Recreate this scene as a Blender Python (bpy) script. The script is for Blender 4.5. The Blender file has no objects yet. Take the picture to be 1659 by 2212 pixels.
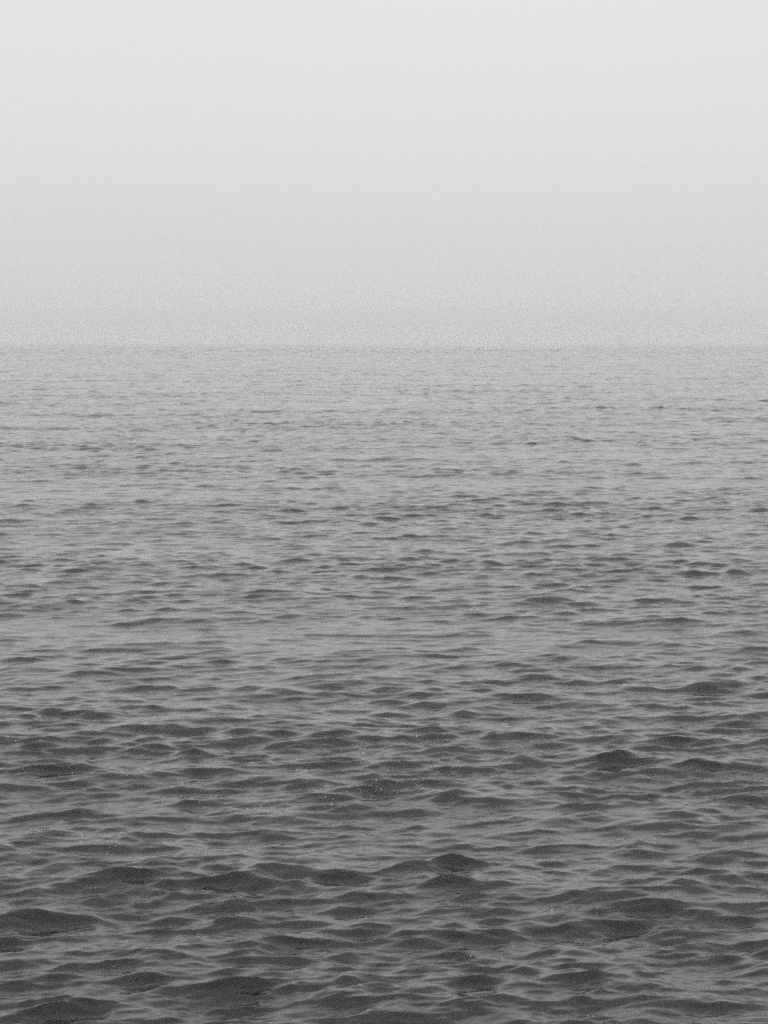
import bpy, math
import numpy as np

S = bpy.context.scene
H = 6.9                       # camera height above the mean water level (m)
F = 2.5                      # focal length in picture heights
HORIZON = 0.3075              # horizon's height in the picture, from the top
PITCH = math.atan((0.5 - HORIZON) / F)

# ------------------------------------------------------------------ camera
cam_data = bpy.data.cameras.new('camera')
cam = bpy.data.objects.new('camera', cam_data)
S.collection.objects.link(cam)
cam_data.sensor_fit = 'VERTICAL'
cam_data.sensor_height = 24.0
cam_data.lens = 24.0 * F
cam_data.clip_start = 0.1
cam_data.clip_end = 30000
cam.location = (0, 0, H)
cam.rotation_euler = (math.pi / 2 - PITCH, 0, 0)
S.camera = cam

# ------------------------------------------------------------------ overcast sky
SUN_EL, SUN_AZ = math.radians(50), math.radians(160)
world = bpy.data.worlds.new('World')
S.world = world
world.use_nodes = True
nt = world.node_tree
nt.nodes.clear()
N = nt.nodes.new
out = N('ShaderNodeOutputWorld')
bg = N('ShaderNodeBackground')
sky = N('ShaderNodeTexSky')
sky.sky_type = 'NISHITA'
sky.sun_disc = False
sky.sun_elevation = SUN_EL
sky.sun_rotation = SUN_AZ
sky.air_density = 1.0
sky.dust_density = 4.0
bw = N('ShaderNodeRGBToBW')                       # a black and white photograph
nt.links.new(sky.outputs[0], bw.inputs[0])
tc = N('ShaderNodeTexCoord')
sep = N('ShaderNodeSeparateXYZ')
nt.links.new(tc.outputs['Generated'], sep.inputs[0])
mx = N('ShaderNodeMath'); mx.operation = 'MAXIMUM'; mx.inputs[1].default_value = 0.0
nt.links.new(sep.outputs['Z'], mx.inputs[0])
m1 = N('ShaderNodeMath'); m1.operation = 'MULTIPLY'; m1.inputs[1].default_value = -1 / 0.14
nt.links.new(mx.outputs[0], m1.inputs[0])
m2 = N('ShaderNodeMath'); m2.operation = 'EXPONENT'
nt.links.new(m1.outputs[0], m2.inputs[0])
ma = N('ShaderNodeMath'); ma.operation = 'MULTIPLY_ADD'   # fog layer: palest once the eye rises clear of the horizon
ma.inputs[1].default_value = -2.8
ma.inputs[2].default_value = 10.6
nt.links.new(m2.outputs[0], ma.inputs[0])
# faint unevenness of the cloud layer
nz = N('ShaderNodeTexNoise'); nz.inputs['Scale'].default_value = 1.6; nz.inputs['Detail'].default_value = 3
nt.links.new(tc.outputs['Generated'], nz.inputs['Vector'])
nm = N('ShaderNodeMapRange')
nm.inputs['From Min'].default_value = 0.25; nm.inputs['From Max'].default_value = 0.75
nm.inputs['To Min'].default_value = 0.97; nm.inputs['To Max'].default_value = 1.03
nt.links.new(nz.outputs['Fac'], nm.inputs['Value'])
mm = N('ShaderNodeMath'); mm.operation = 'MULTIPLY'
nt.links.new(ma.outputs[0], mm.inputs[0]); nt.links.new(nm.outputs[0], mm.inputs[1])
mix = N('ShaderNodeMix'); mix.data_type = 'FLOAT'
mix.inputs['Factor'].default_value = 0.93          # share of cloud over clear sky
nt.links.new(bw.outputs[0], mix.inputs[2]); nt.links.new(mm.outputs[0], mix.inputs[3])
nt.links.new(mix.outputs[0], bg.inputs['Color'])
bg.inputs['Strength'].default_value = 0.087
nt.links.new(bg.outputs[0], out.inputs['Surface'])

sun_data = bpy.data.lights.new('sun', 'SUN')
sun_data.energy = 1.35
sun_data.angle = math.radians(150)
sun_data.color = (1, 1, 1)
sun = bpy.data.objects.new('sun', sun_data)
S.collection.objects.link(sun)
sun.location = (0, 0, 60)
sun.rotation_euler = (math.pi / 2 - SUN_EL, 0, math.pi - SUN_AZ)

S.view_settings.view_transform = 'Standard'
S.view_settings.look = 'None'
S.view_settings.exposure = 0.0
S.view_settings.gamma = 1.0
S.view_settings.use_curve_mapping = False
S.render.engine = 'CYCLES'
S.cycles.max_bounces = 6
S.cycles.glossy_bounces = 3
S.cycles.volume_bounces = 3
S.cycles.use_denoising = False          # the photograph is grainy
S.cycles.use_adaptive_sampling = True
S.cycles.adaptive_threshold = 0.05
S.cycles.adaptive_min_samples = 32

# ------------------------------------------------------------------ waves
rng = np.random.default_rng(11)
TH = math.radians(-90 + 9)       # waves run towards the camera, a little aslant
G = 9.81


def tile(L, n, kmin, kmax, amp, kp, spread, th, cross, skew):
    """A periodic sea tile: height and sideways shift of the water, L metres wide."""
    k1 = 2 * np.pi * np.fft.fftfreq(n, L / n)
    kx, ky = np.meshgrid(k1, k1, indexing='ij')
    k = np.hypot(kx, ky)
    k[0, 0] = 1e-6
    ang = np.arctan2(ky, kx) - th
    # two crossing wave trains
    d = sum(np.abs(np.cos((ang - o) / 2)) ** spread for o in cross) / len(cross) + 0.03
    P = k ** -4.0 * (1 + (k / 8.0) ** 2) ** -0.02 * np.exp(-0.74 * (kp / k) ** 2) * d
    # soft band edges so that the tiles add up to one spectrum
    P = P * (1 / (1 + (kmin / k) ** 12)) * (1 / (1 + (k / kmax) ** 12))
    P[0, 0] = 0
    P *= 1 + 1.1 * np.exp(-(np.log(np.maximum(k, 0.1) / 11.0)) ** 2 / 0.5)
    P *= amp * (2 * np.pi / L) ** 2
    h = (rng.standard_normal((n, n)) + 1j * rng.standard_normal((n, n))) * np.sqrt(P / 2)
    z = np.fft.ifft2(h).real * n * n
    dx = np.fft.ifft2(h * 1j * kx / k).real * n * n
    dy = np.fft.ifft2(h * 1j * ky / k).real * n * n
    # crests stand out, troughs lie flat
    s = z.std()
    q = np.clip(z / s, -3, 3)
    print('tile', L, 'height rms', s)
    gain = np.clip(1 - 0.4 * skew + skew * q, 0.5, 1.5)
    z = z * gain
    return np.stack([z, dx * gain, dy * gain], -1).astype(np.float32)


def sample(T, L, x, y):
    n = T.shape[0]
    u = x / L * n
    v = y / L * n
    iu = np.floor(u); iv = np.floor(v)
    fu = (u - iu).astype(np.float32)[:, None]; fv = (v - iv).astype(np.float32)[:, None]
    iu = iu.astype(np.int64) % n; iv = iv.astype(np.int64) % n
    ju = (iu + 1) % n; jv = (iv + 1) % n
    return ((T[iu, iv] * (1 - fu) + T[ju, iv] * fu) * (1 - fv)
            + (T[iu, jv] * (1 - fu) + T[ju, jv] * fu) * fv)


R2 = 0.61                         # the fine tile is turned against the coarse one
KP = 2 * np.pi / 2.0
AMP = 0.040
T1 = tile(173.0, 2048, 0.0, 9.0, AMP, KP, 24.0, TH, (0.42, -0.30), 0.10)
T2 = tile(29.3, 1024, 9.0, 90.0, AMP, KP, 48.0, TH - R2, (0.20, -0.14), 0.03)
CHOP = 0.65
LEAN = 0.7
CREST = 0.40
R2 = 0.61                         # the fine tile is turned against the coarse one


def ground(px, py, level=0.0):
    """Where the sight line through px, py of the 1659 x 2212 picture meets the height level."""
    u = (px / 1659 - 0.5) * 0.75
    v = 0.5 - py / 2212
    cp, sp = math.cos(PITCH), math.sin(PITCH)
    t = (H - level) / (F * sp - v * cp)
    return u * t, (F * cp + v * sp) * t, t


# where the chop stands higher: place, width, strength
CRESTS = [
    (460, 1050, 110, 1.5), (740, 1067, 330, .8), (1080, 1013, 330, .9), (1230, 1114, 220, .8),
    (1490, 1391, 180, 1.5), (640, 1362, 90, 1), (740, 1272, 160, .9), (1170, 1274, 220, .8), (95, 1320, 160, 1),
    (1530, 1290, 260, .9), (1640, 1308, 150, 1), (515, 1240, 90, 1), (960, 1356, 160, .8), (410, 1411, 110, 1),
    (850, 1491, 210, 1), (755, 1503, 110, 1), (1400, 1461, 160, 1), (230, 1505, 130, 1), (1110, 1474, 180, .9),
    (30, 1370, 130, 1), (310, 1430, 150, .8), (60, 1555, 220, 1), (210, 1540, 180, .9), (120, 1612, 240, .9),
    (370, 1610, 220, 1), (385, 1587, 110, 1), (560, 1640, 150, 1), (890, 1697, 170, 1.3), (790, 1688, 150, 1),
    (460, 1732, 150, 1), (1230, 1725, 190, .9), (1040, 1650, 200, .8), (1330, 1697, 220, .8), (1520, 1660, 200, .8),
    (800, 1780, 160, 1), (610, 1795, 170, .8), (1330, 1805, 220, 1), (1560, 1748, 260, .9), (210, 1790, 180, .9),
    (330, 1852, 190, 1), (480, 1880, 280, 1.15), (955, 1847, 190, 1.15), (1100, 1841, 110, 1.3), (840, 1862, 130, 1),
    (730, 1898, 170, 1.1), (945, 1893, 150, 1.15), (1240, 1870, 150, 1.2), (600, 1950, 130, 1), (1620, 1845, 160, 1),
    (430, 1988, 280, 1.25), (190, 1984, 220, .9), (20, 2008, 130, 1.2), (1320, 1979, 240, 1.2), (800, 1960, 150, 1),
    (1560, 2048, 280, 1.1), (1050, 2062, 220, .9), (870, 2070, 220, .9), (600, 2050, 220, 1), (280, 2078, 220, 1),
    (1400, 2112, 340, 1.1), (430, 2172, 180, 1), (600, 2128, 260, .9), (960, 2150, 230, 1), (1120, 2015, 220, .9),
    (1440, 2010, 150, 1), (760, 2130, 180, .8), (1240, 2190, 280, 1), (100, 2165, 230, .9),
]


def water(x, y):
    """Displacement (x, y, z) of the water that rests at x, y."""
    a = sample(T1, 173.0, x + 40.0, y + 11.0)
    c, s = math.cos(R2), math.sin(R2)
    b = sample(T2, 29.3, c * x + s * y, -s * x + c * y)
    bx = c * b[:, 1] - s * b[:, 2]
    by = s * b[:, 1] + c * b[:, 2]
    # swell coming in under the chop; the chop stands higher on its crests
    p1 = 0.62 * y + 0.10 * x + 0.9 + 0.6 * np.sin(0.05 * x + 0.03 * y)
    p2 = 0.27 * y - 0.05 * x + 2.0 + 0.8 * np.sin(0.037 * x - 0.02 * y + 1)
    sw = 0.030 * np.sin(p1) + 0.045 * np.sin(p2)
    # gusts: patches of rougher and of smoother water, the sea calmer farther out
    g = (1.0 + 0.15 * np.sin(p2 + 0.6) + 0.12 * np.sin(p1 + 0.5)
         + 0.20 * np.sin(x * 0.11 + 1.3 + 1.1 * np.sin(y * 0.043)) * np.sin(y * 0.083 + 0.7 + 0.8 * np.sin(x * 0.061)))
    calm = 0.50 + 0.84 * np.exp(-((np.maximum(y, 0) / 39.0) ** 2.0))
    calm = calm * (1 + 0.6 * np.exp(-((np.hypot(x, y) - 500) / 70) ** 2))
    calm = calm * (1 - 0.85 * np.clip((np.hypot(x, y) - 550 + 30 * np.sin(x * 0.031 + 1) + 20 * np.sin(x * 0.083)) / 90, 0, 1))   # slack water far out
    boost = np.ones_like(x)
    for px, py, w, k in CRESTS:
        cx, cy, t = ground(px, py, 0.05)
        wm_ = w / 1659 * 0.75 * t
        wx, wy = 0.48 * wm_, min(0.42 * wm_, 1.1)
        m = np.nonzero((abs(x - cx) < 3 * wx) & (abs(y - cy) < 3 * wy))[0]
        boost[m] += CREST * k * np.exp(-((x[m] - cx) / wx) ** 2 - ((y[m] - cy) / wy) ** 2)
    g = g * np.minimum(boost, 1.6)
    ga = (g * calm).astype(np.float32)
    gb = (g * (0.30 + 0.72 * calm) * np.minimum(1, calm / 0.43)).astype(np.float32)
    z = a[:, 0] * ga + b[:, 0] * gb
    dx = CHOP * (a[:, 1] * ga + bx * gb)
    dy = CHOP * (a[:, 2] * ga + by * gb) - LEAN * (a[:, 0] * ga + 0.2 * b[:, 0] * gb)
    # slanting ridges that link the single crests
    q1 = 1.25 * y + 0.55 * x + 0.4 + 0.9 * np.sin(0.21 * x + 0.1 * y)
    q2 = 1.55 * y - 0.80 * x + 1.9 + 0.9 * np.sin(0.17 * x - 0.13 * y + 2)
    z = z + sw + calm * (0.034 * np.sin(q1) + 0.024 * np.sin(q2))
    return dx, dy, z


def mesh_obj(name, co, faces, mat, smooth=True):
    me = bpy.data.meshes.new(name)
    nv, nf, w = len(co), len(faces), faces.shape[1]
    me.vertices.add(nv)
    me.vertices.foreach_set('co', np.ascontiguousarray(co, np.float32).ravel())
    me.loops.add(nf * w)
    me.loops.foreach_set('vertex_index', faces.astype(np.int32).ravel())
    me.polygons.add(nf)
    me.polygons.foreach_set('loop_start', np.arange(0, nf * w, w, dtype=np.int32))
    me.polygons.foreach_set('loop_total', np.full(nf, w, np.int32))
    me.update(calc_edges=True)
    if smooth:
        me.polygons.foreach_set('use_smooth', np.ones(nf, bool))
    me.materials.append(mat)
    o = bpy.data.objects.new(name, me)
    S.collection.objects.link(o)
    return o


# ---- water material
wm = bpy.data.materials.new('sea_water')
wm.use_nodes = True
nt = wm.node_tree
N = nt.nodes.new
bsdf = nt.nodes['Principled BSDF']
bsdf.inputs['Base Color'].default_value = (0.002, 0.002, 0.002, 1)
bsdf.inputs['Roughness'].default_value = 0.02
bsdf.inputs['IOR'].default_value = 1.34
geo = N('ShaderNodeNewGeometry')
mp = N('ShaderNodeMapping'); mp.inputs['Scale'].default_value = (0.55, 1.0, 1.0)
mp.inputs['Rotation'].default_value = (0, 0, 0.15)
nt.links.new(geo.outputs['Position'], mp.inputs['Vector'])
n1 = N('ShaderNodeTexNoise'); n1.inputs['Scale'].default_value = 12.0
n1.inputs['Detail'].default_value = 4.0; n1.inputs['Roughness'].default_value = 0.55
nt.links.new(mp.outputs[0], n1.inputs['Vector'])
b1 = N('ShaderNodeBump'); b1.inputs['Strength'].default_value = 0.35
b1.inputs['Distance'].default_value = 0.02
nt.links.new(n1.outputs['Fac'], b1.inputs['Height'])
nt.links.new(b1.outputs[0], bsdf.inputs['Normal'])

# ---- one sheet of water, finest where waves stand near, out to the horizon
A0, dA = math.radians(12.5), 0.00078
fine = np.arange(-A0, A0 + 1e-9, dA)
rest = np.linspace(A0, 2 * np.pi - A0, 150)[1:-1]
ang = np.concatenate([fine, rest])                # angle from +y, one full turn
rr = [0.02, 0.5, 1.0, 1.5, 2.0]          # the middle closes to a point below the camera
while rr[-1] < 20:
    rr.append(rr[-1] + 0.25)
while rr[-1] < 640:
    rr.append(rr[-1] * 1.0014)
while rr[-1] < 1500:
    rr.append(rr[-1] * 1.004)
while rr[-1] < 12000:
    rr.append(rr[-1] * 1.06)
rr = np.array(rr)
print('rows', len(rr), 'cols', len(ang))
Rg, Ag = np.meshgrid(rr, ang, indexing='ij')
X = (Rg * np.sin(Ag)).ravel(); Y = (Rg * np.cos(Ag)).ravel()
dx, dy, z = water(X, Y)
# waves die out of the mesh only beyond where the fog has swallowed them
fade = np.clip((1500 - Rg.ravel()) / 700, 0, 1)
co = np.stack([X + dx * fade, Y + dy * fade, z * fade], -1)
nr, nc = len(rr), len(ang)
idx = np.arange(nr * nc).reshape(nr, nc)
nxt = np.roll(idx, -1, axis=1)
q = np.stack([idx[:-1], idx[1:], nxt[1:], nxt[:-1]], -1).reshape(-1, 4)
sea = mesh_obj('sea_water', co, q, wm)
sea['kind'] = 'structure'
sea['label'] = 'dark grey choppy sea reaching into the fog'

me = sea.data
if me.polygons[0].normal.z < 0:
    me.flip_normals()

# ------------------------------------------------------------------ foam flecks
fm = bpy.data.materials.new('foam')
fm.use_nodes = True
fb = fm.node_tree.nodes['Principled BSDF']
fb.inputs['Base Color'].default_value = (0.65, 0.65, 0.65, 1)
fb.inputs['Roughness'].default_value = 0.6


# flecks lie in drifting streaks: along the picture rows where the foam is seen, and on one crest
pts = []
for px0, py0, px1, py1, wy, n in ((520, 1745, 1150, 1618, 26, 360), (0, 1665, 760, 1745, 26, 160), (0, 1770, 260, 1830, 20, 70),
                                  (640, 1640, 1000, 1610, 16, 120), (700, 1720, 960, 1690, 20, 130),
                                  (1180, 1965, 1290, 1972, 8, 26), (0, 1600, 1659, 1800, 120, 120), (0, 1850, 1659, 2180, 160, 40)):
    # clumps of flecks strung along each streak
    cl = rng.random(max(3, n // 7))
    t = np.clip(cl[rng.integers(0, len(cl), n)] + 0.015 * rng.standard_normal(n), 0, 1)
    j = (np.sin(cl[rng.integers(0, len(cl), n)] * 57) * 0.5 + 0.5 * rng.standard_normal(n)) * wy
    for a_, b_ in zip(px0 + (px1 - px0) * t, py0 + (py1 - py0) * t + j):
        gx, gy, _ = ground(a_, b_)
        pts.append((gx, gy))
for k in range(26):                                # the lip of one breaking crest
    gx, gy, _ = ground(405 + 0.9 * k + 3 * rng.standard_normal(), 1993 - 8 * math.sin(k / 46 * 2.6) + 1.5 * rng.standard_normal(), 0.12)
    pts.append((gx, gy))
pts = np.array(pts)
dx, dy, z = water(pts[:, 0].copy(), pts[:, 1].copy())
vs, fs = [], []
for (gx, gy), ddx, ddy, zz in zip(pts, dx, dy, z):
    r = 0.0040 * math.exp(0.35 * rng.standard_normal()) + 0.002
    el = rng.uniform(0.5, 1.6); ro = rng.uniform(0, math.pi)
    b0 = len(vs)
    for i in range(6):
        an = i / 6 * 2 * math.pi
        q = r * rng.uniform(0.7, 1.2)
        ex, ey = q * math.cos(an) * el, q * math.sin(an)
        vs.append((gx + ddx + ex * math.cos(ro) - ey * math.sin(ro), gy + ddy + ex * math.sin(ro) + ey * math.cos(ro), zz - 0.003))
    vs.append((gx + ddx, gy + ddy, zz + r * 0.8))
    fs += [(b0 + i, b0 + (i + 1) % 6, b0 + 6) for i in range(6)]
foam = mesh_obj('sea_foam', np.array(vs), np.array(fs), fm)
foam['kind'] = 'stuff'
foam['label'] = 'tiny white flecks of foam strewn in loose streaks over the waves'

# ------------------------------------------------------------------ fog
hz = bpy.data.materials.new('haze')
hz.use_nodes = True
nt = hz.node_tree
nt.nodes.clear()
o = nt.nodes.new('ShaderNodeOutputMaterial')
pv = nt.nodes.new('ShaderNodeVolumePrincipled')
pv.inputs['Color'].default_value = (0.995, 0.995, 0.995, 1)
pv.inputs['Density'].default_value = 0.00085
pv.inputs['Anisotropy'].default_value = 0.0
nt.links.new(pv.outputs[0], o.inputs['Volume'])
B, z0, z1 = 13000, -2.0, H + 2.5
v = np.array([(x, y, zz) for zz in (z0, z1) for x, y in ((-B, -B), (B, -B), (B, B), (-B, B))])
f = np.array([(0, 3, 2, 1), (4, 5, 6, 7), (0, 1, 5, 4), (1, 2, 6, 5), (2, 3, 7, 6), (3, 0, 4, 7)])
haze = mesh_obj('haze', v, f, hz, smooth=False)
haze['kind'] = 'stuff'
